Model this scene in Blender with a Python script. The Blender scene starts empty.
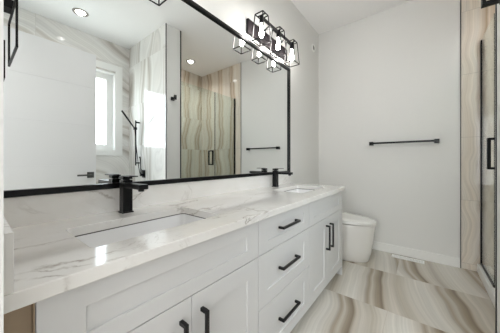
import bpy, bmesh, math, random
from mathutils import Vector, Matrix
random.seed(7)
S = bpy.context.scene
C = S.collection

# ------------------------------------------------------------------ camera
cam = bpy.data.cameras.new('camera'); co = bpy.data.objects.new('camera', cam); C.objects.link(co)
cam.sensor_width = 36; cam.lens = 220.26/500*36
cam.shift_y = -(166.5-161.33)/500
cam.clip_start = 0.02
co.location = (1.2577, 0, 1.1564)
co.rotation_euler = (math.pi/2, 0, 0.6666)
S.camera = co

# ------------------------------------------------------------------ world, light, exposure
W = bpy.data.worlds.new('sky'); S.world = W; W.use_nodes = True
wt = W.node_tree; bg = wt.nodes['Background']
tc = wt.nodes.new('ShaderNodeTexCoord'); sx = wt.nodes.new('ShaderNodeSeparateXYZ'); rm = wt.nodes.new('ShaderNodeValToRGB')
wt.links.new(tc.outputs['Generated'], sx.inputs[0]); wt.links.new(sx.outputs[2], rm.inputs[0]); wt.links.new(rm.outputs[0], bg.inputs[0])
rm.color_ramp.elements[0].position = 0.0; rm.color_ramp.elements[0].color = (0.55, 0.56, 0.54, 1)
rm.color_ramp.elements[1].position = 0.04; rm.color_ramp.elements[1].color = (0.88, 0.94, 1.0, 1)
bg.inputs[1].default_value = 9.0
S.view_settings.view_transform = 'Standard'
S.view_settings.look = 'None'
S.view_settings.gamma = 1
S.view_settings.use_curve_mapping = False
S.view_settings.exposure = 0.0
S.cycles.use_denoising = True
S.cycles.max_bounces = 14
S.cycles.diffuse_bounces = 6
S.cycles.glossy_bounces = 8
S.cycles.transparent_max_bounces = 16
S.cycles.transmission_bounces = 8
S.cycles.caustics_reflective = False
S.cycles.caustics_refractive = False
S.cycles.sample_clamp_indirect = 6

TUB_W, SHOWER_W, TOILET_W, VANITY_W = 12, 64, 1, 19
HALL_W = 12
HALL_END_FILL_W = 58
BULB = 80.0

# ------------------------------------------------------------------ measures
XR, YB, H = 2.757, 3.294, 3.096           # right wall, back wall, ceiling
YF = 0.035                                # front wall face
XC, YC0, YC1, ZC = 0.632, 0.035, 2.367, 0.90   # counter
XV = 0.607                                # cabinet face
MZ0, MZ1, MY0, MY1 = 1.019, 2.249, 0.05, 2.337
XT = 1.579                                # where the back wall turns to tile
PX, PY0, PY1 = 1.60, 1.70, 1.94           # partition
GX = 1.735                                # shower glass

# ------------------------------------------------------------------ materials
def mat(name, col, rough=0.5, metal=0.0, spec=0.5, coat=0.0):
    m = bpy.data.materials.new(name); m.use_nodes = True
    b = m.node_tree.nodes['Principled BSDF']
    b.inputs['Base Color'].default_value = (*col, 1)
    b.inputs['Roughness'].default_value = rough
    b.inputs['Metallic'].default_value = metal
    b.inputs['Specular IOR Level'].default_value = spec
    b.inputs['Coat Weight'].default_value = coat
    return m

class NT:
    """small node-building helper"""
    def __init__(s, m): s.t = m.node_tree; s.b = s.t.nodes['Principled BSDF']
    def n(s, typ, **kw):
        x = s.t.nodes.new(typ)
        for k, v in kw.items(): setattr(x, k, v)
        return x
    def set(s, sock, v):
        if hasattr(v, 'is_linked') or isinstance(v, bpy.types.NodeSocket): s.t.links.new(v, sock)
        else: sock.default_value = v
    def math(s, op, a, b=0.0, c=None):
        x = s.n('ShaderNodeMath', operation=op)
        s.set(x.inputs[0], a); s.set(x.inputs[1], b)
        if c is not None: s.set(x.inputs[2], c)
        return x.outputs[0]
    def xyz(s, a, b, c):
        x = s.n('ShaderNodeCombineXYZ')
        for i, v in enumerate((a, b, c)): s.set(x.inputs[i], v)
        return x.outputs[0]
    def noise(s, vec, scale, detail=2.0, rough=0.5, dist=0.0):
        x = s.n('ShaderNodeTexNoise'); s.set(x.inputs['Vector'], vec)
        x.inputs['Scale'].default_value = scale; x.inputs['Detail'].default_value = detail
        x.inputs['Roughness'].default_value = rough; x.inputs['Distortion'].default_value = dist
        return x.outputs['Fac']
    def ramp(s, fac, stops, interp='LINEAR'):
        x = s.n('ShaderNodeValToRGB'); s.set(x.inputs[0], fac); r = x.color_ramp; r.interpolation = interp
        while len(r.elements) < len(stops): r.elements.new(0.5)
        for e, (p, c) in zip(r.elements, stops):
            e.position = p; e.color = (*c, 1) if len(c) == 3 else c
        return x.outputs[0]
    def mix(s, fac, a, b):
        x = s.n('ShaderNodeMix', data_type='RGBA'); s.set(x.inputs[0], fac)
        s.set(x.inputs[6], a if not isinstance(a, tuple) else (*a, 1))
        s.set(x.inputs[7], b if not isinstance(b, tuple) else (*b, 1))
        return x.outputs[2]

def lin(r, g, b):
    f = lambda c: (c/255/12.92) if c/255 <= .04045 else ((c/255+.055)/1.055)**2.4
    return (f(r), f(g), f(b))

def paint(name, col, rough=0.6):
    m = mat(name, col, rough); t = NT(m)
    g = t.n('ShaderNodeNewGeometry')
    f = t.noise(g.outputs['Position'], 140, 2)
    bp = t.n('ShaderNodeBump'); bp.inputs['Strength'].default_value = 0.04; bp.inputs['Distance'].default_value = 0.001
    t.set(bp.inputs['Height'], f); t.set(t.b.inputs['Normal'], bp.outputs[0])
    return m

def onyx(name, across, along, ta, tb, oa, ob, stagger, stops, K, Q, sa, sb, grout, rough, lean=0.0, spec=0.5, brk=1.0, shift=0.0):
    """banded stone tiles: agate-like bands that run along one axis, broken at every tile joint"""
    m = mat(name, (0.8, 0.8, 0.8), rough, spec=spec); t = NT(m)
    g = t.n('ShaderNodeNewGeometry'); sp = t.n('ShaderNodeSeparateXYZ'); t.set(sp.inputs[0], g.outputs['Position'])
    a = sp.outputs[across]; b = sp.outputs[along]
    rb = t.math('DIVIDE', t.math('SUBTRACT', b, ob), tb); ib = t.math('FLOOR', rb)
    ra = t.math('ADD', t.math('DIVIDE', t.math('SUBTRACT', a, oa), ta), t.math('MULTIPLY', ib, stagger)); ia = t.math('FLOOR', ra)
    wn = t.n('ShaderNodeTexWhiteNoise', noise_dimensions='2D'); t.set(wn.inputs['Vector'], t.xyz(ia, ib, 0.0))
    off = wn.outputs['Value']
    va = t.math('ADD', t.math('MULTIPLY', a, sa), t.math('MULTIPLY', off, 17.0*brk))
    vb = t.math('ADD', t.math('MULTIPLY', b, sb), t.math('MULTIPLY', off, 31.0*brk))
    n1 = t.noise(t.xyz(va, vb, 0.0), 1.0, 1.5, 0.4)
    ph = t.math('ADD', t.math('MULTIPLY', n1, K), t.math('ADD', t.math('MULTIPLY', a, Q), t.math('MULTIPLY', b, lean)))
    ph = t.math('ADD', ph, t.math('MULTIPLY_ADD', off, 3.7*brk, shift))
    fine = t.noise(t.xyz(t.math('MULTIPLY', ph, 22.0), t.math('MULTIPLY', b, 0.6), 0.0), 1.0, 3.0, 0.6)
    fr = t.math('FRACT', ph)
    col = t.ramp(fr, stops)
    dk = t.math('MULTIPLY_ADD', fine, 0.6, 0.70)
    hs = t.n('ShaderNodeHueSaturation'); t.set(hs.inputs['Color'], col); t.set(hs.inputs['Value'], dk)
    # joints
    def edge(r, size):
        f = t.math('FRACT', r); d = t.math('MULTIPLY', t.math('MINIMUM', f, t.math('SUBTRACT', 1.0, f)), size)
        return t.math('LESS_THAN', d, 0.0016)
    e = t.math('MAXIMUM', edge(ra, ta), edge(rb, tb))
    t.set(t.b.inputs['Base Color'], t.mix(e, hs.outputs[0], grout))
    t.set(t.b.inputs['Roughness'], t.math('MULTIPLY_ADD', e, 0.5, rough))
    return m

FLOOR_STOPS = [(0.0, lin(203, 198, 189)), (0.22, lin(211, 207, 200)), (0.36, lin(194, 187, 177)), (0.42, lin(158, 146, 130)),
               (0.47, lin(188, 179, 166)), (0.55, lin(148, 136, 119)), (0.60, lin(128, 114, 98)), (0.635, lin(184, 174, 160)),
               (0.72, lin(198, 191, 181)), (0.86, lin(182, 173, 160)), (1.0, lin(203, 198, 189))]
WALL_STOPS = [(0.0, lin(226, 216, 203)), (0.2, lin(235, 228, 218)), (0.34, lin(214, 200, 183)), (0.40, lin(184, 164, 140)),
              (0.45, lin(218, 205, 190)), (0.58, lin(200, 184, 165)), (0.64, lin(174, 156, 134)), (0.69, lin(214, 204, 190)),
              (0.82, lin(228, 221, 211)), (1.0, lin(226, 216, 203))]
PALE_STOPS = [(0.0, lin(228, 226, 222)), (0.3, lin(234, 233, 230)), (0.42, lin(206, 201, 195)), (0.47, lin(182, 176, 168)), (0.52, lin(218, 214, 209)),
              (0.66, lin(226, 224, 220)), (0.72, lin(202, 197, 190)), (0.77, lin(228, 226, 223)), (1.0, lin(228, 226, 222))]

M = {}
M['wall'] = paint('wall_paint', lin(229, 229, 227))
M['ceil'] = paint('ceiling_paint', lin(247, 247, 247), 0.8)
M['trim'] = mat('trim_white', lin(240, 240, 238), 0.35)
M['door'] = mat('door_white', lin(228, 229, 230), 0.4)
M['cab'] = mat('cabinet_white', lin(214, 214, 214), 0.36)
M['raw'] = mat('raw_board', lin(176, 156, 132), 0.7)
M['black'] = mat('matte_black', (0.004, 0.004, 0.005), 0.3, spec=0.25)
M['blackm'] = mat('black_metal', (0.006, 0.006, 0.007), 0.28, spec=0.35)
M['bronze'] = mat('dark_bronze', (0.014, 0.011, 0.013), 0.55, spec=0.15)
M['grey'] = mat('gunmetal', (0.10, 0.10, 0.10), 0.3, 0.9)
M['porc'] = mat('porcelain', lin(238, 237, 234), 0.12, coat=0.4)
M['sink'] = mat('sink_ceramic', lin(246, 246, 246), 0.12, coat=0.4)
M['chrome'] = mat('chrome', (0.75, 0.75, 0.76), 0.12, 1.0)
M['vent'] = mat('vent_grey', lin(112, 112, 110), 0.6)
M['rim_shade'] = mat('rim_shade_grey', lin(72, 70, 68), 0.8)  # dark grey for the painted shadow line under the counter cutout
M['ring'] = mat('ring_grey', lin(140, 134, 128), 0.45)
M['dark'] = mat('dark_gap', (0.02, 0.02, 0.02), 0.9)
M['floor'] = onyx('floor_tile', 0, 1, 1.38, 0.69, -1.03, 1.995, 0.5, FLOOR_STOPS, 0.75, 1.85, 0.7, 1.0, lin(176, 166, 155), 0.22, lean=0.28)
M['tile_back'] = onyx('back_tile', 0, 2, 1.35, 0.675, 0.53, 0.065, 0.5, WALL_STOPS, 1.0, 2.8, 0.7, 1.7, lin(190, 182, 172), 0.06, brk=0.06, shift=0.75)
M['tile_right'] = onyx('right_tile', 1, 2, 1.35, 0.675, 0.53, 0.065, 0.5, WALL_STOPS, 1.0, 2.8, 0.7, 1.7, lin(190, 182, 172), 0.06, brk=0.06, shift=0.75)
M['tile_tub'] = onyx('tub_tile', 1, 2, 1.35, 0.675, 0.53, 0.065, 0.5, PALE_STOPS, 1.5, 0.5, 0.8, 1.1, lin(205, 202, 198), 0.06, lean=1.3)
M['tile_part'] = onyx('partition_tile', 0, 2, 1.35, 0.675, 0.1, 0.065, 0.5, PALE_STOPS, 2.6, 2.0, 1.6, 0.5, lin(205, 202, 198), 0.05)

def quartz():
    m = mat('quartz', lin(236, 234, 230), 0.09); t = NT(m)
    g = t.n('ShaderNodeNewGeometry'); P = g.outputs['Position']
    mp = t.n('ShaderNodeMapping'); t.set(mp.inputs['Vector'], P); mp.inputs['Scale'].default_value = (1.7, 1.0, 1.6); mp.inputs['Rotation'].default_value = (0, 0, 0.5)
    v = mp.outputs[0]
    n1 = t.noise(v, 2.3, 5, 0.62, 0.6)
    d = t.math('ABSOLUTE', t.math('SUBTRACT', n1, 0.5))
    vein = t.ramp(d, [(0.0, (1, 1, 1)), (0.006, (0.75,)*3), (0.018, (0.10,)*3), (0.04, (0, 0, 0))])
    msk = t.ramp(t.noise(v, 1.9, 2, 0.5), [(0.49, (0, 0, 0)), (0.64, (0.7,)*3)])
    n2 = t.noise(v, 5.5, 5, 0.6, 0.9)
    d2 = t.math('ABSOLUTE', t.math('SUBTRACT', n2, 0.52))
    vein2 = t.ramp(d2, [(0.0, (0.35,)*3), (0.012, (0.06,)*3), (0.03, (0, 0, 0))])
    msk2 = t.ramp(t.noise(v, 3.1, 2, 0.5), [(0.56, (0, 0, 0)), (0.68, (0.8,)*3)])
    f = t.math('ADD', t.math('MULTIPLY', vein, msk), t.math('MULTIPLY', vein2, msk2))
    py = t.n('ShaderNodeSeparateXYZ'); t.set(py.inputs[0], P)
    f = t.math('MULTIPLY', f, t.math('SUBTRACT', 1.0, t.math('MULTIPLY', t.math('GREATER_THAN', py.outputs[1], 0.95), 0.72))); 
    sp = t.n('ShaderNodeSeparateXYZ'); t.set(sp.inputs[0], P); X, Y, Z = sp.outputs
    wob = t.math('SUBTRACT', t.noise(P, 9.0, 5, 0.65), 0.5); brk = t.math('MULTIPLY_ADD', t.noise(P, 22.0, 3, 0.6), 3.2, -1.0)
    def streak(a, b, a0, b0, slope, half, width, amt, wamp):
        d = t.math('SUBTRACT', t.math('SUBTRACT', b, b0), t.math('MULTIPLY', t.math('SUBTRACT', a, a0), slope))
        d = t.math('ABSOLUTE', t.math('ADD', d, t.math('MULTIPLY', wob, wamp)))
        k = t.math('SUBTRACT', 1.0, t.math('MINIMUM', t.math('DIVIDE', d, width), 1.0))
        e = t.math('MAXIMUM', t.math('SUBTRACT', 1.0, t.math('DIVIDE', t.math('ABSOLUTE', t.math('SUBTRACT', a, a0)), half)), 0.0)
        e = t.math('MINIMUM', t.math('MULTIPLY', e, 2.5), 1.0)
        k = t.math('MULTIPLY', t.math('POWER', k, 1.5), t.math('MULTIPLY', e, amt))
        x = t.n('ShaderNodeClamp'); t.set(x.inputs[0], t.math('MULTIPLY', k, brk)); return x.outputs[0]
    up = t.math('LESS_THAN', X, 0.03); flat = t.math('GREATER_THAN', X, 0.05)
    for arg, mk in (((Y, X, 0.13, 0.545, 0.25, 0.16, 0.012, 0.9, 0.10), flat), ((Y, X, 0.16, 0.585, 0.5, 0.13, 0.010, 0.8, 0.12), flat), ((Y, X, 0.14, 0.33, 0.05, 0.14, 0.008, 0.7, 0.07), flat),
                    ((Y, X, 0.10, 0.60, 0.9, 0.10, 0.010, 0.8, 0.10), flat), ((Y, X, 0.85, 0.515, 0.2, 0.16, 0.007, 0.6, 0.08), flat), ((Y, X, 1.15, 0.33, -0.4, 0.3, 0.006, 0.5, 0.12), flat),
                    ((Y, Z, 0.42, 0.985, -0.5, 0.10, 0.010, 1.0, 0.07), up), ((Y, Z, 0.57, 0.96, 0.9, 0.07, 0.009, 0.9, 0.08), up)):
        f = t.math('ADD', f, t.math('MULTIPLY', t.math('MULTIPLY', streak(*arg), 0.75), mk))
    f = t.math('MINIMUM', f, 0.85)
    base = t.ramp(t.noise(v, 3.0, 4, 0.6), [(0.3, lin(230, 227, 222)), (0.7, lin(240, 239, 237))])
    t.set(t.b.inputs['Base Color'], t.mix(f, base, lin(138, 124, 110)))
    return m
M['quartz'] = quartz()

def emit(name, col, s):
    m = bpy.data.materials.new(name); m.use_nodes = True; nt = m.node_tree
    for n in list(nt.nodes): nt.nodes.remove(n)
    e = nt.nodes.new('ShaderNodeEmission'); e.inputs[0].default_value = (*col, 1); e.inputs[1].default_value = s
    o = nt.nodes.new('ShaderNodeOutputMaterial'); nt.links.new(e.outputs[0], o.inputs[0])
    return m
M['bulb'] = emit('lit_bulb', (1.0, 0.95, 0.90), BULB)
M['led'] = emit('lit_downlight', (1.0, 0.95, 0.88), 14)

def thin_glass(name, tint, refl=1.0, rough=0.0):
    m = bpy.data.materials.new(name); m.use_nodes = True; nt = m.node_tree
    for n in list(nt.nodes): nt.nodes.remove(n)
    tr = nt.nodes.new('ShaderNodeBsdfTransparent'); tr.inputs[0].default_value = (*tint, 1)
    gl = nt.nodes.new('ShaderNodeBsdfGlossy'); gl.inputs['Roughness'].default_value = rough; gl.inputs[0].default_value = (refl,)*3+(1,)
    ge = nt.nodes.new('ShaderNodeNewGeometry'); dp = nt.nodes.new('ShaderNodeVectorMath'); dp.operation = 'DOT_PRODUCT'
    nt.links.new(ge.outputs['Normal'], dp.inputs[0]); nt.links.new(ge.outputs['Incoming'], dp.inputs[1])
    def mth(op, a, b):
        x = nt.nodes.new('ShaderNodeMath'); x.operation = op
        for i, v in enumerate((a, b)):
            if isinstance(v, (int, float)): x.inputs[i].default_value = v
            else: nt.links.new(v, x.inputs[i])
        return x.outputs[0]
    c = mth('SUBTRACT', 1.0, mth('MINIMUM', mth('ABSOLUTE', dp.outputs['Value'], 0.0), 1.0))
    fac = mth('ADD', mth('MULTIPLY', mth('POWER', c, 5.0), 0.96), 0.04)
    mx = nt.nodes.new('ShaderNodeMixShader'); o = nt.nodes.new('ShaderNodeOutputMaterial')
    nt.links.new(fac, mx.inputs[0]); nt.links.new(tr.outputs[0], mx.inputs[1]); nt.links.new(gl.outputs[0], mx.inputs[2]); nt.links.new(mx.outputs[0], o.inputs[0])
    return m
M['glass'] = thin_glass('shower_glass', (0.915, 0.962, 0.945))
M['clear'] = thin_glass('clear_glass', (0.97, 0.975, 0.97), 1.0, 0.18)
M['wglass'] = thin_glass('window_glass', (0.96, 0.98, 0.98))
mm = mat('mirror_silver', (0.925, 0.95, 0.945), 0.0, 1.0); M['mirror'] = mm

# ------------------------------------------------------------------ mesh helpers
def box(bm, x0, x1, y0, y1, z0, z1, bev=0.0, seg=2):
    r = bmesh.ops.create_cube(bm, size=1.0)
    vs = r['verts']
    bmesh.ops.scale(bm, vec=(x1-x0, y1-y0, z1-z0), verts=vs)
    bmesh.ops.translate(bm, vec=((x0+x1)/2, (y0+y1)/2, (z0+z1)/2), verts=vs)
    if bev > 0:
        es = list({e for v in vs for e in v.link_edges})
        bmesh.ops.bevel(bm, geom=es, offset=bev, segments=seg, affect='EDGES', profile=0.5)
    return bm

def tube(bm, pts, r, n=10, cap=True):
    pts = [Vector(p) for p in pts]; rings = []
    for i, p in enumerate(pts):
        d = (pts[min(i+1, len(pts)-1)]-pts[max(i-1, 0)]).normalized()
        up = Vector((0, 0, 1)) if abs(d.z) < .9 else Vector((0, 1, 0))
        a = d.cross(up).normalized(); b = d.cross(a)
        rr = r[i] if isinstance(r, (list, tuple)) else r
        rings.append([bm.verts.new(p+a*rr*math.cos(2*math.pi*k/n)+b*rr*math.sin(2*math.pi*k/n)) for k in range(n)])
    for A, B in zip(rings, rings[1:]):
        for k in range(n): bm.faces.new((A[k], A[(k+1) % n], B[(k+1) % n], B[k]))
    if cap: bm.faces.new(rings[0][::-1]); bm.faces.new(rings[-1])
    return bm

def bar(bm, p, q, w, h=None):
    """square-section bar between two points"""
    h = h or w; p = Vector(p); q = Vector(q); d = (q-p).normalized()
    up = Vector((0, 0, 1)) if abs(d.z) < .9 else Vector((0, 1, 0))
    a = d.cross(up).normalized()*w/2; b = d.cross(a.normalized())*h/2
    r = [[bm.verts.new(o+s*a+t*b) for s, t in ((1, 1), (-1, 1), (-1, -1), (1, -1))] for o in (p, q)]
    for k in range(4): bm.faces.new((r[0][k], r[0][(k+1) % 4], r[1][(k+1) % 4], r[1][k]))
    bm.faces.new(r[0][::-1]); bm.faces.new(r[1])
    return bm

def lathe(bm, prof, n=32, axis='z', origin=(0, 0, 0)):
    o = Vector(origin); rings = []
    for r, z in prof:
        ring = []
        for k in range(n):
            t = 2*math.pi*k/n; c, s = r*math.cos(t), r*math.sin(t)
            v = {'z': (c, s, z), 'x': (z, c, s), 'y': (s, z, c)}[axis]
            ring.append(bm.verts.new(o+Vector(v)))
        rings.append(ring)
    for A, B in zip(rings, rings[1:]):
        for k in range(n): bm.faces.new((A[k], A[(k+1) % n], B[(k+1) % n], B[k]))
    if prof[0][0] > 1e-6: bm.faces.new(rings[0][::-1])
    if prof[-1][0] > 1e-6: bm.faces.new(rings[-1])
    bmesh.ops.remove_doubles(bm, verts=bm.verts, dist=1e-6)
    return bm

def loft(bm, loops, cap0=True, cap1=True):
    R = [[bm.verts.new(p) for p in L] for L in loops]; n = len(R[0])
    for A, B in zip(R, R[1:]):
        for k in range(n): bm.faces.new((A[k], A[(k+1) % n], B[(k+1) % n], B[k]))
    if cap0: bm.faces.new(R[0][::-1])
    if cap1: bm.faces.new(R[-1])
    return bm

def rrect(x0, x1, y0, y1, r, z, n=6):
    P = []
    for cx, cy, a0 in ((x1-r, y1-r, 0), (x0+r, y1-r, 90), (x0+r, y0+r, 180), (x1-r, y0+r, 270)):
        for k in range(n+1):
            t = math.radians(a0+90*k/n); P.append((cx+r*math.cos(t), cy+r*math.sin(t), z))
    return P

def obj(name, bm, m, parent=None, smooth=False):
    bmesh.ops.recalc_face_normals(bm, faces=bm.faces)
    me = bpy.data.meshes.new(name); bm.to_mesh(me); bm.free()
    if smooth:
        for p in me.polygons: p.use_smooth = True
        if hasattr(me, 'set_sharp_from_angle'): me.set_sharp_from_angle(angle=math.radians(40))
    me.materials.append(m)
    o = bpy.data.objects.new(name, me); C.objects.link(o)
    if parent:
        o.parent = parent
        o.matrix_parent_inverse = Matrix.Translation(-parent.location)
    return o
def B(): return bmesh.new()
def bx(name, a, m, parent=None, bev=0.0):
    return obj(name, box(B(), *a, bev=bev), m, parent)
def struct(o): o['kind'] = 'structure'; return o
def tag(o, label, cat, group=None):
    o['label'] = label; o['category'] = cat
    if group: o['group'] = group
    return o
def thing(name, loc, label, cat, group=None):
    o = bpy.data.objects.new(name, None); C.objects.link(o); o.location = loc; o.empty_display_size = 0.05
    return tag(o, label, cat, group)
def dup(root, delta, label):
    """copy of a thing with copies of its parts and sub-parts, moved by delta"""
    r = root.copy(); C.objects.link(r); r.location = root.location+Vector(delta); r['label'] = label
    for ch in list(root.children):
        c = ch.copy(); C.objects.link(c); c.parent = r; c.matrix_parent_inverse = ch.matrix_parent_inverse
        for g in ch.children:
            d = g.copy(); C.objects.link(d); d.parent = c; d.matrix_parent_inverse = g.matrix_parent_inverse
    return r

def holed(bm, outer, holes, place):
    """flat polygon with holes, 2-D points sent through place()"""
    es = []
    for L in [outer]+holes:
        vs = [bm.verts.new(place(*p)) for p in L]
        es += [bm.edges.new((vs[i], vs[(i+1) % len(vs)])) for i in range(len(vs))]
    bmesh.ops.triangle_fill(bm, use_beauty=True, use_dissolve=False, edges=es)
    return bm
def thicken(bm, vec):
    r = bmesh.ops.extrude_face_region(bm, geom=list(bm.faces))
    bmesh.ops.translate(bm, vec=vec, verts=[g for g in r['geom'] if isinstance(g, bmesh.types.BMVert)])
    return bm

# ------------------------------------------------------------------ room shell
struct(bx('floor', (-0.1, XR+0.1, -2.2, YB+0.1, -0.1, 0), M['floor']))
struct(bx('ceiling', (-0.1, XR+0.1, -2.2, YB+0.1, H, H+0.1), M['ceil']))
struct(bx('wall_left', (-0.1, 0, -0.08, YB+0.1, 0, H), M['wall']))
struct(bx('wall_back', (0, XT, YB, YB+0.1, 0, H), M['wall']))
struct(bx('wall_shower', (XT, XR+0.1, YB-0.004, YB+0.1, 0, H), M['tile_back']))
# right wall with the window opening
WY0, WY1, WZ0, WZ1 = 0.32, 1.485, 1.33, 2.60
def right_wall(name, y0, y1, m, hole):
    bm = holed(B(), [(y0, 0), (y1, 0), (y1, H), (y0, H)], [[(WY0, WZ0), (WY1, WZ0), (WY1, WZ1), (WY0, WZ1)]] if hole else [], lambda y, z: (XR, y, z))
    return struct(obj(name, thicken(bm, (0.16, 0, 0)), m))
right_wall('wall_right', -0.08, PY0+0.05, M['tile_tub'], True)
right_wall('wall_right_shower', PY0+0.05, YB-0.004, M['tile_right'], False)
# front wall with the doorway the camera stands in
DX0, DX1, DZ = 0.70, 1.69, 2.375
bm = holed(B(), [(0, 0), (DX0, 0), (DX0, DZ), (DX1, DZ), (DX1, 0), (XR, 0), (XR, H), (0, H)], [], lambda x, z: (x, YF, z))
struct(obj('wall_front', thicken(bm, (0, -0.115, 0)), M['wall']))
# hallway beyond the doorway
struct(bx('wall_hall_end', (-0.1, XR+0.1, -2.3, -2.2, 0, H), M['wall']))
struct(bx('wall_hall_left', (-0.2, -0.1, -2.2, -0.08, 0, H), M['wall']))
struct(bx('wall_hall_right', (XR+0.1, XR+0.2, -2.2, -0.08, 0, H), M['wall']))
# partition between tub and shower
struct(bx('wall_partition', (PX, XR, PY0+0.012, PY1-0.012, 0, H), M['wall']))
struct(bx('wall_partition_tub_side', (PX+0.004, XR, PY0, PY0+0.012, 0, H), M['tile_part']))
struct(bx('wall_partition_shower_side', (PX+0.004, XR, PY1-0.012, PY1, 0, H), M['tile_part']))
def trim(n, *a): return struct(bx('trim_%d' % n, a, M['blackm']))
trim(1, XT-0.006, XT+0.001, YB-0.008, YB, 0.0, H)
trim(2, PX-0.003, PX+0.006, PY0-0.003, PY0+0.006, 0, H)
trim(3, PX-0.004, PX+0.008, PY1-0.010, PY1+0.006, 0, H)
# baseboards
def baseboard(name, a): return struct(bx(name, a, M['trim'], bev=0.003))
baseboard('baseboard_back', (0.014, XT-0.007, YB-0.014, YB, 0, 0.105))
baseboard('baseboard_left', (0, 0.014, YC1+0.02, YB, 0, 0.105))
baseboard('baseboard_partition', (PX-0.014, PX, PY0+0.002, PY1-0.004, 0, 0.105))
baseboard('baseboard_front', (0.635, DX0, YF, YF+0.014, 0, 0.105))
# shower curb
struct(bx('trim_4', (1.70, 1.80, PY1, YB-0.004, 0, 0.085), M['trim'], bev=0.004))
# window
w = struct(obj('window_1', B(), M['trim'])); bpy.data.objects.remove(w)
win = bpy.data.objects.new('window_1', None); C.objects.link(win); win.location = (XR, (WY0+WY1)/2, WZ0); win['kind'] = 'structure'; win.empty_display_size = .05
def frame_yz(name, x0, x1, y0, y1, z0, z1, t, m, parent, tb=None):
    tb = tb or t; bm = B()
    box(bm, x0, x1, y0, y0+t, z0, z1); box(bm, x0, x1, y1-t, y1, z0, z1)
    box(bm, x0, x1, y0+t, y1-t, z1-t, z1); box(bm, x0, x1, y0+t, y1-t, z0, z0+tb)
    return obj(name, bm, m, parent)
frame_yz('casing', XR-0.018, XR, WY0-0.10, WY1+0.10, WZ0-0.08, WZ1+0.13, 0.10, M['trim'], win, 0.08)
frame_yz('jamb', XR-0.012, XR+0.11, WY0-0.002, WY1+0.002, WZ0-0.002, WZ1+0.002, 0.014, M['trim'], win)
frame_yz('sash', XR+0.10, XR+0.14, WY0+0.01, WY1-0.01, WZ0+0.01, WZ1-0.01, 0.09, M['trim'], win)
bx('pane', (XR+0.118, XR+0.124, WY0+0.095, WY1-0.095, WZ0+0.095, WZ1-0.095), M['wglass'], win)
# window portal guides daylight sampling
pl = bpy.data.lights.new('window_portal', 'AREA'); pl.shape = 'RECTANGLE'; pl.size = WY1-WY0; pl.size_y = WZ1-WZ0; pl.cycles.is_portal = True
po = bpy.data.objects.new('window_portal', pl); C.objects.link(po); po.location = (XR+0.15, (WY0+WY1)/2, (WZ0+WZ1)/2); po.rotation_euler = (0, math.pi/2, 0)

# open door standing along the line of sight behind the camera's right shoulder
d = bpy.data.objects.new('door_1', None); C.objects.link(d); d.location = (1.66, 0.0, 0); d['kind'] = 'structure'; d.empty_display_size = .05
bm = B()
zs = [0.012, 0.277, 0.70, 1.12, 1.545, 1.97, 2.352]
for z0, z1 in zip(zs, zs[1:]): box(bm, 1.66, 1.70, -0.06, 0.878, z0+0.0007, z1-0.0007, bev=0.001, seg=1)
box(bm, 1.663, 1.697, -0.058, 0.876, 0.014, 2.35)
obj('leaf', bm, M['door'], d)
bm = B(); box(bm, 1.652, 1.66, 0.793, 0.857, 0.975, 1.039, bev=0.002); tube(bm, [(1.655, .825, 1.007), (1.61, .825, 1.007)], 0.009)
box(bm, 1.604, 1.618, 0.695, 0.835, 0.998, 1.016, bev=0.002)
obj('door_handle', bm, M['grey'], d)

# ------------------------------------------------------------------ vanity cabinets
def shaker(name, y0, y1, z0, z1, parent, st=0.085, rl=0.085, t=0.02, rec=0.007):
    bm = B(); c = 0.0012
    box(bm, XV-t, XV-rec, y0, y1, z0, z1)
    box(bm, XV-t, XV, y0, y0+st, z0, z1, bev=c, seg=1); box(bm, XV-t, XV, y1-st, y1, z0, z1, bev=c, seg=1)
    for a, b in ((z0, z0+rl), (z1-rl, z1)): box(bm, XV-t, XV-.0001, y0+st-.003, y1-st+.003, a, b, bev=c, seg=1)
    return obj(name, bm, M['cab'], parent)
def pull_v(parent, y, z0, z1):
    bm = B(); s = 0.013
    box(bm, XV+0.024, XV+0.024+s, y-s/2, y+s/2, z0, z1, bev=0.0015)
    for z in (z0, z1-s): box(bm, XV, XV+0.026, y-s/2, y+s/2, z, z+s)
    return obj('handle', bm, M['blackm'], parent)
def pull_h(parent, y0, y1, z):
    bm = B(); s = 0.013
    box(bm, XV+0.024, XV+0.024+s, y0, y1, z-s/2, z+s/2, bev=0.0015)
    for y in (y0, y1-s): box(bm, XV, XV+0.026, y, y+s, z-s/2, z+s/2)
    return obj('handle', bm, M['blackm'], parent)
ZK, ZS, ZT = 0.09, 0.675, 0.86
G = 0.0016
def carcass(t, y0, y1, end0=False, end1=False):
    bm = B()
    a, b, w = y0+.001, y1-.001, .016
    box(bm, 0.01, XV-0.022, a, a+w, ZK, ZT+0.004); box(bm, 0.01, XV-0.022, b-w, b, ZK, ZT+0.004)
    box(bm, 0.01, XV-0.022, a+w, b-w, ZK, ZK+w); box(bm, 0.01, 0.01+w, a+w, b-w, ZK+w, ZT+0.004)
    box(bm, XV-0.038, XV-0.022, a+w, b-w, ZK+w, ZT+0.004)
    obj('body', bm, M['cab'], t)
    bx('toe_kick', (0.01, XV-0.09, y0+.001, y1-.001, 0, ZK), M['cab'], t)
def sink_cab(y0, y1, ym, label):
    t = thing('sink_cabinet', (0.3, (y0+y1)/2, 0), label, 'cabinet', 'cabinets of the vanity')
    carcass(t, y0, y1)
    shaker('false_front', y0+G, y1-G, ZS+G, ZT-0.004, t, .09, .056)
    for a, b, yh in ((y0+G, ym-G/1.5, ym-0.045), (ym+G/1.5, y1-G, ym+0.045)):
        dr = shaker('door', a, b, ZK, ZS-G, t)
        pull_v(dr, yh, 0.405, 0.613)
    return t
Y1, Y2 = 0.897, 1.520
t1 = sink_cab(0.0855, Y1, 0.4905, 'white shaker sink cabinet with two doors below the basin nearest the camera')
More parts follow.
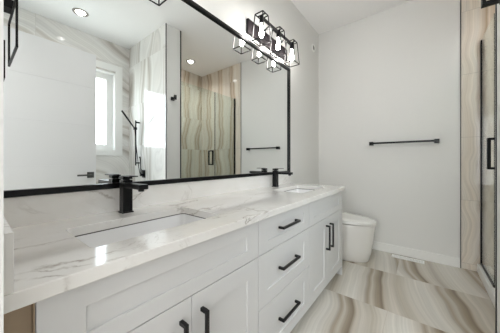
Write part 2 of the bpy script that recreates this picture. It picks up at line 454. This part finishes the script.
bx('end_panel', (0.01, XV-0.001, 0.0835, 0.0855, 0, ZT+0.004), M['raw'], t1)['label'] = 'bare board side'
bx('filler_strip', (XV-0.05, XV-0.02, 0.036, 0.083, 0.0, ZT+0.004), M['raw'], t1)['label'] = 'bare board filler'
t3 = sink_cab(Y2, 2.335, 1.922, 'white shaker sink cabinet with two doors beside the toilet')
bx('end_panel', (0.01, XV, 2.336, 2.354, 0, ZT+0.004), M['cab'], t3)
t2 = thing('drawer_cabinet', (0.3, (Y1+Y2)/2, 0), 'white cabinet of three stacked drawers in the middle of the vanity', 'cabinet', 'cabinets of the vanity')
carcass(t2, Y1, Y2)
for a, b in ((ZS+G, ZT-0.004), (0.397+G, ZS-G), (ZK, 0.397-G)):
    dr = shaker('drawer', Y1+G, Y2-G, a, b, t2, .08, .056 if b-a < .2 else .075)
    pull_h(dr, 1.09, 1.305, (a+b)/2+0.012)

# ------------------------------------------------------------------ countertop, splashes, basins
SY = (0.482, 1.922)
def hole(yc): return [(p[0], p[1]) for p in rrect(0.193, 0.491, yc-0.26, yc+0.26, 0.022, 0)]
bm = holed(B(), [(0, YC0), (XC, YC0), (XC, YC1), (0, YC1)], [hole(y) for y in SY], lambda x, y: (x, y, ZC))
thicken(bm, (0, 0, -0.035))
top = tag(obj('countertop', bm, M['quartz']), 'long white quartz countertop with brown grey veins over the vanity cabinets', 'countertop')
bv = top.modifiers.new('edge', 'BEVEL'); bv.width = 0.0025; bv.segments = 2; bv.limit_method = 'ANGLE'
tag(bx('backsplash', (0, 0.018, YC0, YC1-0.03, ZC, MZ0-0.001), M['quartz'], bev=0.0015), 'low white veined quartz backsplash running under the wide mirror', 'backsplash')
tag(bx('side_splash', (0.018, XC-0.002, YC0, 0.053, ZC, MZ0-0.001), M['quartz'], bev=0.0015), 'short quartz splash strip at the end of the counter nearest the camera', 'backsplash')
def basin(yc, label):
    t = thing('sink', (0.342, yc, 0.70), label, 'sink', 'undermount sinks')
    L = []
    x0, x1, y0, y1 = 0.186, 0.498, yc-0.267, yc+0.267
    z = ZC-0.0355
    def l(e, zz, r): return rrect(x0-e, x1+e, y0-e, y1+e, r, zz)
    loops = [l(0.014, z, .03), l(0, z, .024), l(-0.004, z-0.05, .026), l(-0.010, z-0.105, .03), l(-0.022, z-0.128, .035), l(-0.05, z-0.138, .04), l(-0.11, z-0.142, .03)]
    inner = loops
    outer = [l(-0.11, z-0.152, .03), l(-0.04, z-0.15, .04), l(-0.01, z-0.135, .04), l(0.004, z-0.10, .035), l(0.014, z-0.012, .03)]
    bm = B(); R = [[bm.verts.new(p) for p in Lp] for Lp in inner]; n = len(R[0])
    for A, Bq in zip(R, R[1:]):
        for k in range(n): bm.faces.new((A[k], A[(k+1) % n], Bq[(k+1) % n], Bq[k]))
    bm.faces.new(R[-1])
    Q = [[bm.verts.new(p) for p in Lp] for Lp in outer]
    for A, Bq in zip(Q, Q[1:]):
        for k in range(n): bm.faces.new((A[k], A[(k+1) % n], Bq[(k+1) % n], Bq[k]))
    bm.faces.new(Q[0])
    for k in range(n): bm.faces.new((Q[-1][k], Q[-1][(k+1) % n], R[0][(k+1) % n], R[0][k]))
    obj('basin', bm, M['sink'], t, smooth=True)
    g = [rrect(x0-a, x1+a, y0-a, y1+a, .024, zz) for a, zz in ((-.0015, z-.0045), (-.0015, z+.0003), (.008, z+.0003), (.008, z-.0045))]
    obj('rim_shade', loft(B(), g+[g[0]], False, False), M['rim_shade'], t)  # dark ring standing in for the shadow between counter and basin rim
    dz = z-0.142
    obj('drain', lathe(B(), [(0.0, dz+0.004), (0.018, dz+0.004), (0.022, dz+0.002), (0.023, dz)], 24, origin=(0.33, yc, 0)), M['chrome'], t, smooth=True)
    return t
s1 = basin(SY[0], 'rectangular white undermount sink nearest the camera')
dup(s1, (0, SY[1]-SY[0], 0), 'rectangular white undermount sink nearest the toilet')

def faucet(yc, label):
    t = thing('faucet', (0.078, yc, ZC), label, 'faucet', 'black faucets'); x = 0.078
    bx('base_plate', (x-.027, x+.027, yc-.027, yc+.027, ZC, ZC+.006), M['black'], t, .001)
    bx('body', (x-.0225, x+.0225, yc-.0225, yc+.0225, ZC+.006, ZC+.163), M['black'], t, .0015)
    bx('spout', (x+.02, 0.262, yc-.0215, yc+.0215, ZC+.128, ZC+.150), M['black'], t, .0015)
    obj('aerator', lathe(B(), [(.012, ZC+.118), (.013, ZC+.121), (.013, ZC+.129)], 20, origin=(.238, yc, 0)), M['black'], t)
    bm = B(); box(bm, x-.0225, x+.0225, yc-.0225, yc+.0225, ZC+.167, ZC+.184, bev=.0015); box(bm, x+.0, x+.085, yc-.0215, yc+.0215, ZC+.181, ZC+.186, bev=.001)
    box(bm, x-.012, x+.012, yc-.012, yc+.012, ZC+.162, ZC+.168)
    obj('lever', bm, M['black'], t)
    return t
FY = (0.487, 1.917)
f1 = faucet(FY[0], 'square matte black faucet at the sink nearest the camera')
dup(f1, (0, FY[1]-FY[0], 0), 'square matte black faucet at the sink beside the far end of the mirror')

# ------------------------------------------------------------------ mirror
mr = thing('wall_mirror', (0, (MY0+MY1)/2, MZ0), 'wide rectangular wall mirror in a thin black frame above the vanity', 'mirror')
bx('mirror_glass', (0.001, 0.010, MY0+.012, MY1-.012, MZ0+.012, MZ1-.012), M['mirror'], mr)
frame_yz('frame', 0.001, 0.026, MY0, MY1, MZ0, MZ1, 0.023, M['black'], mr, 0.026)

# ------------------------------------------------------------------ vanity lights
def vanity_light(yc, label):
    t = thing('vanity_light', (0, yc, 2.38), label, 'light', 'vanity lights'); LX = 0.125
    bx('backplate', (0.0, 0.026, yc-.355, yc+.365, 2.312, 2.442), M['bronze'], t, .002)
    bm = B(); bar(bm, (LX, yc-.30, 2.440), (LX, yc+.30, 2.440), .019)
    obj('rod', bm, M['black'], t)
    for dy in (-.145, .145):
        bm = B(); bar(bm, (0.02, yc+dy, 2.39), (LX, yc+dy, 2.438), .014); obj('arm', bm, M['black'], t)
    for dy in (-.288, 0.0, .286):
        y = yc+dy; a, b = .042, .060; zt, zb = 2.460, 2.224; w = .0068
        bm = B()
        T = [(LX+sx*a, y+sy*a, zt) for sx, sy in ((1, 1), (-1, 1), (-1, -1), (1, -1))]
        D = [(LX+sx*b, y+sy*b, zb) for sx, sy in ((1, 1), (-1, 1), (-1, -1), (1, -1))]
        for k in range(4):
            bar(bm, T[k], T[(k+1) % 4], w); bar(bm, D[k], D[(k+1) % 4], w); bar(bm, T[k], D[k], w)
        bar(bm, (LX-a, y, zt), (LX+a, y, zt), .014, .004)
        cg = obj('lamp_shade', bm, M['black'], t)
        obj('socket', lathe(B(), [(.016, 2.385), (.018, 2.39), (.018, 2.452), (.010, 2.458)], 20, origin=(LX, y, 0)), M['black'], cg, smooth=True)
        prof = [(0.0, 2.258), (.010, 2.260), (.019, 2.270), (.0225, 2.287), (.021, 2.305), (.016, 2.332), (.011, 2.362), (.010, 2.386)]
        obj('bulb', lathe(B(), prof, 20, origin=(LX, y, 0)), M['bulb'], cg, smooth=True)
    return t
v1 = vanity_light(1.895, 'black vanity light of three open cage shades above the mirror end nearest the toilet')
dup(v1, (0, -1.44, 0), 'black caged vanity light seen only by its lower tips in the top of the mirror')

# ------------------------------------------------------------------ accessories in black
tb = thing('towel_bar', (1.05, YB, 1.39), 'straight matte black towel bar on the plain back wall', 'towel bar')
for x in (0.722, 1.378): bx('mount', (x-.022, x+.022, YB-.06, YB, 1.365, 1.409), M['black'], tb, .0015)
bx('bar', (0.742, 1.358, YB-.058, YB-.036, 1.379, 1.401), M['black'], tb, .0015)

tr = thing('towel_ring', (0.205, YF, 1.65), 'square black towel ring on the wall beside the near end of the mirror', 'towel ring')
bx('mount', (0.18, 0.23, YF, 0.088, 1.644, 1.670), M['black'], tr, .0015)
bm = B(); yy = 0.0857; w = .0055
for z in (1.497, 1.645): bar(bm, (0.095, yy, z), (0.315, yy, z), w)
for x in (0.0995, 0.3105): bar(bm, (x, yy, 1.497), (x, yy, 1.645), w)
obj('ring', bm, M['black'], tr)

rh = thing('robe_hook', (PX, 1.80, 2.03), 'square black robe hook high on the end of the shower partition', 'hook')
bx('mount', (PX-.010, PX, 1.775, 1.825, 2.03, 2.08), M['black'], rh, .001)
bm = B(); box(bm, PX-.082, PX-.008, 1.782, 1.818, 2.034, 2.052, bev=.001); box(bm, PX-.082, PX-.066, 1.782, 1.818, 2.052, 2.097, bev=.001)
obj('prong', bm, M['black'], rh)

# ------------------------------------------------------------------ shower glass
sp = thing('shower_panel', (GX, 3.0, .085), 'fixed clear glass shower panel standing on the curb against the tiled back wall', 'shower panel')
bx('pane', (GX-.005, GX+.005, 2.752, YB-.012, .095, 2.41), M['glass'], sp)
bm = B(); box(bm, GX-.011, GX+.011, YB-.030, YB-.004, .085, 2.41); obj('wall_channel', bm, M['black'], sp)
bx('bottom_channel', (GX-.010, GX+.010, 2.752, YB-.030, .085, .105), M['black'], sp)
bx('edge_seal', (GX-.0065, GX+.0065, 2.7455, 2.7505, .085, 2.41), M['black'], sp)
sd = thing('shower_door', (GX, 2.3, .085), 'clear glass shower door with a black rectangular pull', 'shower door')
bx('pane', (GX-.005, GX+.005, PY1+.012, 2.742, .10, 2.41), M['glass'], sd)
bm = B()
for sg in (-1, 1):
    xo = GX+sg*.052
    bar(bm, (xo, 2.65, 1.09), (xo, 2.65, 1.35), .022)
    for z in (1.099, 1.341): bar(bm, (GX+sg*.005, 2.65, z), (xo, 2.65, z), .020)
obj('handle', bm, M['black'], sd)
for z in (.35, 2.1):
    bx('hinge', (GX-.014, GX+.014, PY1+.001, PY1+.055, z, z+.09), M['black'], sd, .001)

# ------------------------------------------------------------------ tub filler on the partition's tub side
sr = thing('slide_rail', (2.38, PY0, 1.45), 'thin black hand shower rail on the pale tile, seen in the mirror', 'shower rail')
bm = B(); tube(bm, [(2.38, PY0-.06, 1.09), (2.38, PY0-.06, 1.81)], .011); obj('rail', bm, M['black'], sr, smooth=True)
for z in (1.13, 1.78):
    bm = B(); bar(bm, (2.38, PY0, z), (2.38, PY0-.06, z), .022); obj('bracket', bm, M['black'], sr)
bm = B(); box(bm, 2.36, 2.40, PY0-.09, PY0-.045, 1.66, 1.70, bev=.003); obj('slider', bm, M['black'], sr)
hs = thing('hand_shower', (2.38, PY0-.08, 1.70), 'slim black hand shower wand tilted in its rail holder', 'hand shower')
bm = B(); tube(bm, [(2.375, PY0-.082, 1.68), (2.385, PY0-.15, 1.78), (2.395, PY0-.235, 1.90), (2.40, PY0-.262, 1.935)], [.010, .012, .014, .012]); obj('wand', bm, M['black'], hs, smooth=True)
P = []
for k in range(41):
    s_ = k/40
    P.append((2.372-0.14*s_+.012*math.sin(s_*6), PY0-.078+.045*math.sin(s_*math.pi)*0.4+0.035*s_, 1.68-0.80*math.sin(s_*math.pi*0.62)/math.sin(math.pi*.5)+(0.10*s_**3)))
bm = B(); tube(bm, P, .006, 8); obj('hose', bm, M['black'], hs, smooth=True)
tv = thing('tub_valve', (2.23, PY0, .95), 'square black tub valve with an upright lever, low on the pale tile', 'tub valve')
bx('wall_plate', (2.185, 2.275, PY0-.012, PY0, .90, 1.02), M['black'], tv, .002)
bx('body', (2.212, 2.248, PY0-.06, PY0-.01, .925, .965), M['black'], tv, .002)
bm = B(); tube(bm, [(2.23, PY0-.05, .96), (2.23, PY0-.052, 1.12), (2.225, PY0-.06, 1.20), (2.215, PY0-.075, 1.225)], [.008, .007, .009, .012]); obj('lever', bm, M['black'], tv, smooth=True)

# ------------------------------------------------------------------ toilet
def egg(xb, xt, w, z, yc=2.85, n=40, tilt=0.0, sq=0.62):
    P = []
    xm = xb+(xt-xb)*0.45
    for k in range(n):
        a = 2*math.pi*k/n; c, s = math.cos(a), math.sin(a)
        if c >= 0: x = xm+(xt-xm)*math.copysign(abs(c)**0.92, c); y = w*math.copysign(abs(s)**0.95, s)
        else: x = xm+(xm-xb)*math.copysign(abs(c)**sq, c); y = w*math.copysign(abs(s)**sq, s)
        P.append((x, yc+y, z+tilt*(xt-x)))
    return P
to = thing('toilet', (0.42, 2.85, 0), 'white skirted toilet with closed lid in the corner beyond the vanity', 'toilet')
bm = loft(B(), [egg(.05, .755, .158, 0), egg(.05, .766, .166, .012), egg(.05, .788, .180, .10), egg(.05, .810, .194, .22), egg(.05, .822, .202, .33), egg(.05, .832, .206, .405), egg(.05, .834, .206, .425), egg(.055, .828, .201, .432)])
obj('bowl', bm, M['porc'], to, smooth=True)
bm = loft(B(), [egg(.22, .818, .192, .4325), egg(.22, .820, .194, .4385)])
obj('lid_gap_shade', bm, M['ring'], to)  # grey layer below the lid, shade of the gap put into colour
bm = loft(B(), [egg(.21, .838, .205, .4385, tilt=.010), egg(.21, .845, .209, .442, tilt=.014), egg(.21, .845, .209, .456, tilt=.042), egg(.215, .840, .204, .466, tilt=.046), egg(.23, .81, .180, .474, tilt=.048), egg(.27, .70, .11, .479, tilt=.048)])
obj('lid', bm, M['porc'], to, smooth=True)
bm = loft(B(), [rrect(.0155, .20, 2.66, 3.04, .03, .40), rrect(.0155, .205, 2.655, 3.045, .03, .66), rrect(.018, .203, 2.658, 3.042, .03, .664)]); obj('tank', bm, M['porc'], to, smooth=True)
bm = loft(B(), [rrect(.0155, .21, 2.65, 3.05, .03, .666), rrect(.0155, .21, 2.65, 3.05, .03, .69), rrect(.02, .205, 2.655, 3.045, .03, .696)]); obj('tank_lid', bm, M['porc'], to, smooth=True)
bm = lathe(B(), [(.02, .696), (.02, .70), (.017, .702), (0, .702)], 20, origin=(.11, 2.85, 0)); obj('flush_button', bm, M['chrome'], to)

# ------------------------------------------------------------------ registers and vents
fr = thing('floor_register', (1.11, 3.18, 0), 'white slotted floor register set in the tiles by the back baseboard', 'floor register')
bm = B(); x0, x1, y0, y1 = .955, 1.268, 3.155, 3.245
box(bm, x0, x1, y0, y0+.016, 0.0005, .007); box(bm, x0, x1, y1-.016, y1, 0.0005, .007); box(bm, x0, x0+.016, y0+.016, y1-.016, 0.0005, .007); box(bm, x1-.016, x1, y0+.016, y1-.016, 0.0005, .007)
obj('frame', bm, M['trim'], fr)
bm = B(); n = 20
for k in range(n):
    x = x0+.016+(x1-x0-.032)*(k+.5)/n; box(bm, x-.0042, x+.0042, y0+.016, y1-.016, .001, .006)
box(bm, x0+.016, x1-.016, (y0+y1)/2-.006, (y0+y1)/2+.006, .001, .0062)
obj('slats', bm, M['trim'], fr)
bx('duct_shade', (x0+.016, x1-.016, y0+.016, y1-.016, .0002, .0008), M['dark'], fr)  # near-black sheet under the slats, darkness of the opening painted on

wv = thing('wall_vent', (0, 3.08, 2.80), 'small round white vent high on the wall near the ceiling corner', 'vent')
obj('ring', lathe(B(), [(.058, 0), (.058, .010), (.052, .016), (.040, .016), (.038, .006)], 36, 'x', (0, 3.08, 2.80)), M['trim'], wv, smooth=True)
obj('core', lathe(B(), [(0, .013), (.022, .012), (.034, .007), (.039, .004)], 36, 'x', (0, 3.08, 2.80)), M['vent'], wv, smooth=True)

# ------------------------------------------------------------------ recessed ceiling lights
def downlight(x, y, label, watts):
    t = thing('ceiling_light', (x, y, H), label, 'ceiling light', 'recessed ceiling lights')
    obj('trim_ring', lathe(B(), [(.056, H-.002), (.066, H-.007), (.084, H-.005), (.088, H)], 32, origin=(x, y, 0)), M['ring'], t, smooth=True)
    obj('lens', lathe(B(), [(0, H-.0025), (.056, H-.0025)], 32, origin=(x, y, 0)), M['led'], t)
    l = bpy.data.lights.new('downlight_beam', 'SPOT'); l.energy = watts; l.spot_size = math.radians(150); l.spot_blend = 1.0; l.shadow_soft_size = .03; l.color = (.99, .985, .97)
    o = bpy.data.objects.new('downlight_beam', l); C.objects.link(o); o.location = (x, y, H-.008)
    return t
downlight(2.27, 0.89, 'round recessed ceiling light nearest the window, reflected high in the mirror', TUB_W)
downlight(2.31, 2.65, 'round recessed ceiling light inside the tiled shower', SHOWER_W)
downlight(0.95, 2.75, 'added fill downlight, out of view, above the floor beside the toilet', TOILET_W)  # unseen downlight, added for general lighting
downlight(0.85, 1.20, 'added fill downlight, out of view, above the middle of the vanity', VANITY_W)  # also unseen, put in to brighten the vanity side
# unseen overhead area light added in the hallway as fill
l = bpy.data.lights.new('hall_top_fill', 'AREA'); l.shape = 'DISK'; l.size = 0.6; l.energy = HALL_W; l.color = (1.0, .96, .92)
o = bpy.data.objects.new('hall_top_fill', l); C.objects.link(o); o.location = (1.3, -1.1, H-.05)
# added area light on the solid hallway end wall, brightens the room from behind
l = bpy.data.lights.new('hall_end_fill', 'AREA'); l.shape = 'RECTANGLE'; l.size = 1.8; l.size_y = 1.9; l.energy = HALL_END_FILL_W; l.color = (.94, .97, 1.0)
o = bpy.data.objects.new('hall_end_fill', l); C.objects.link(o); o.location = (1.3, -2.18, 1.45); o.rotation_euler = (math.pi/2, 0, 0)
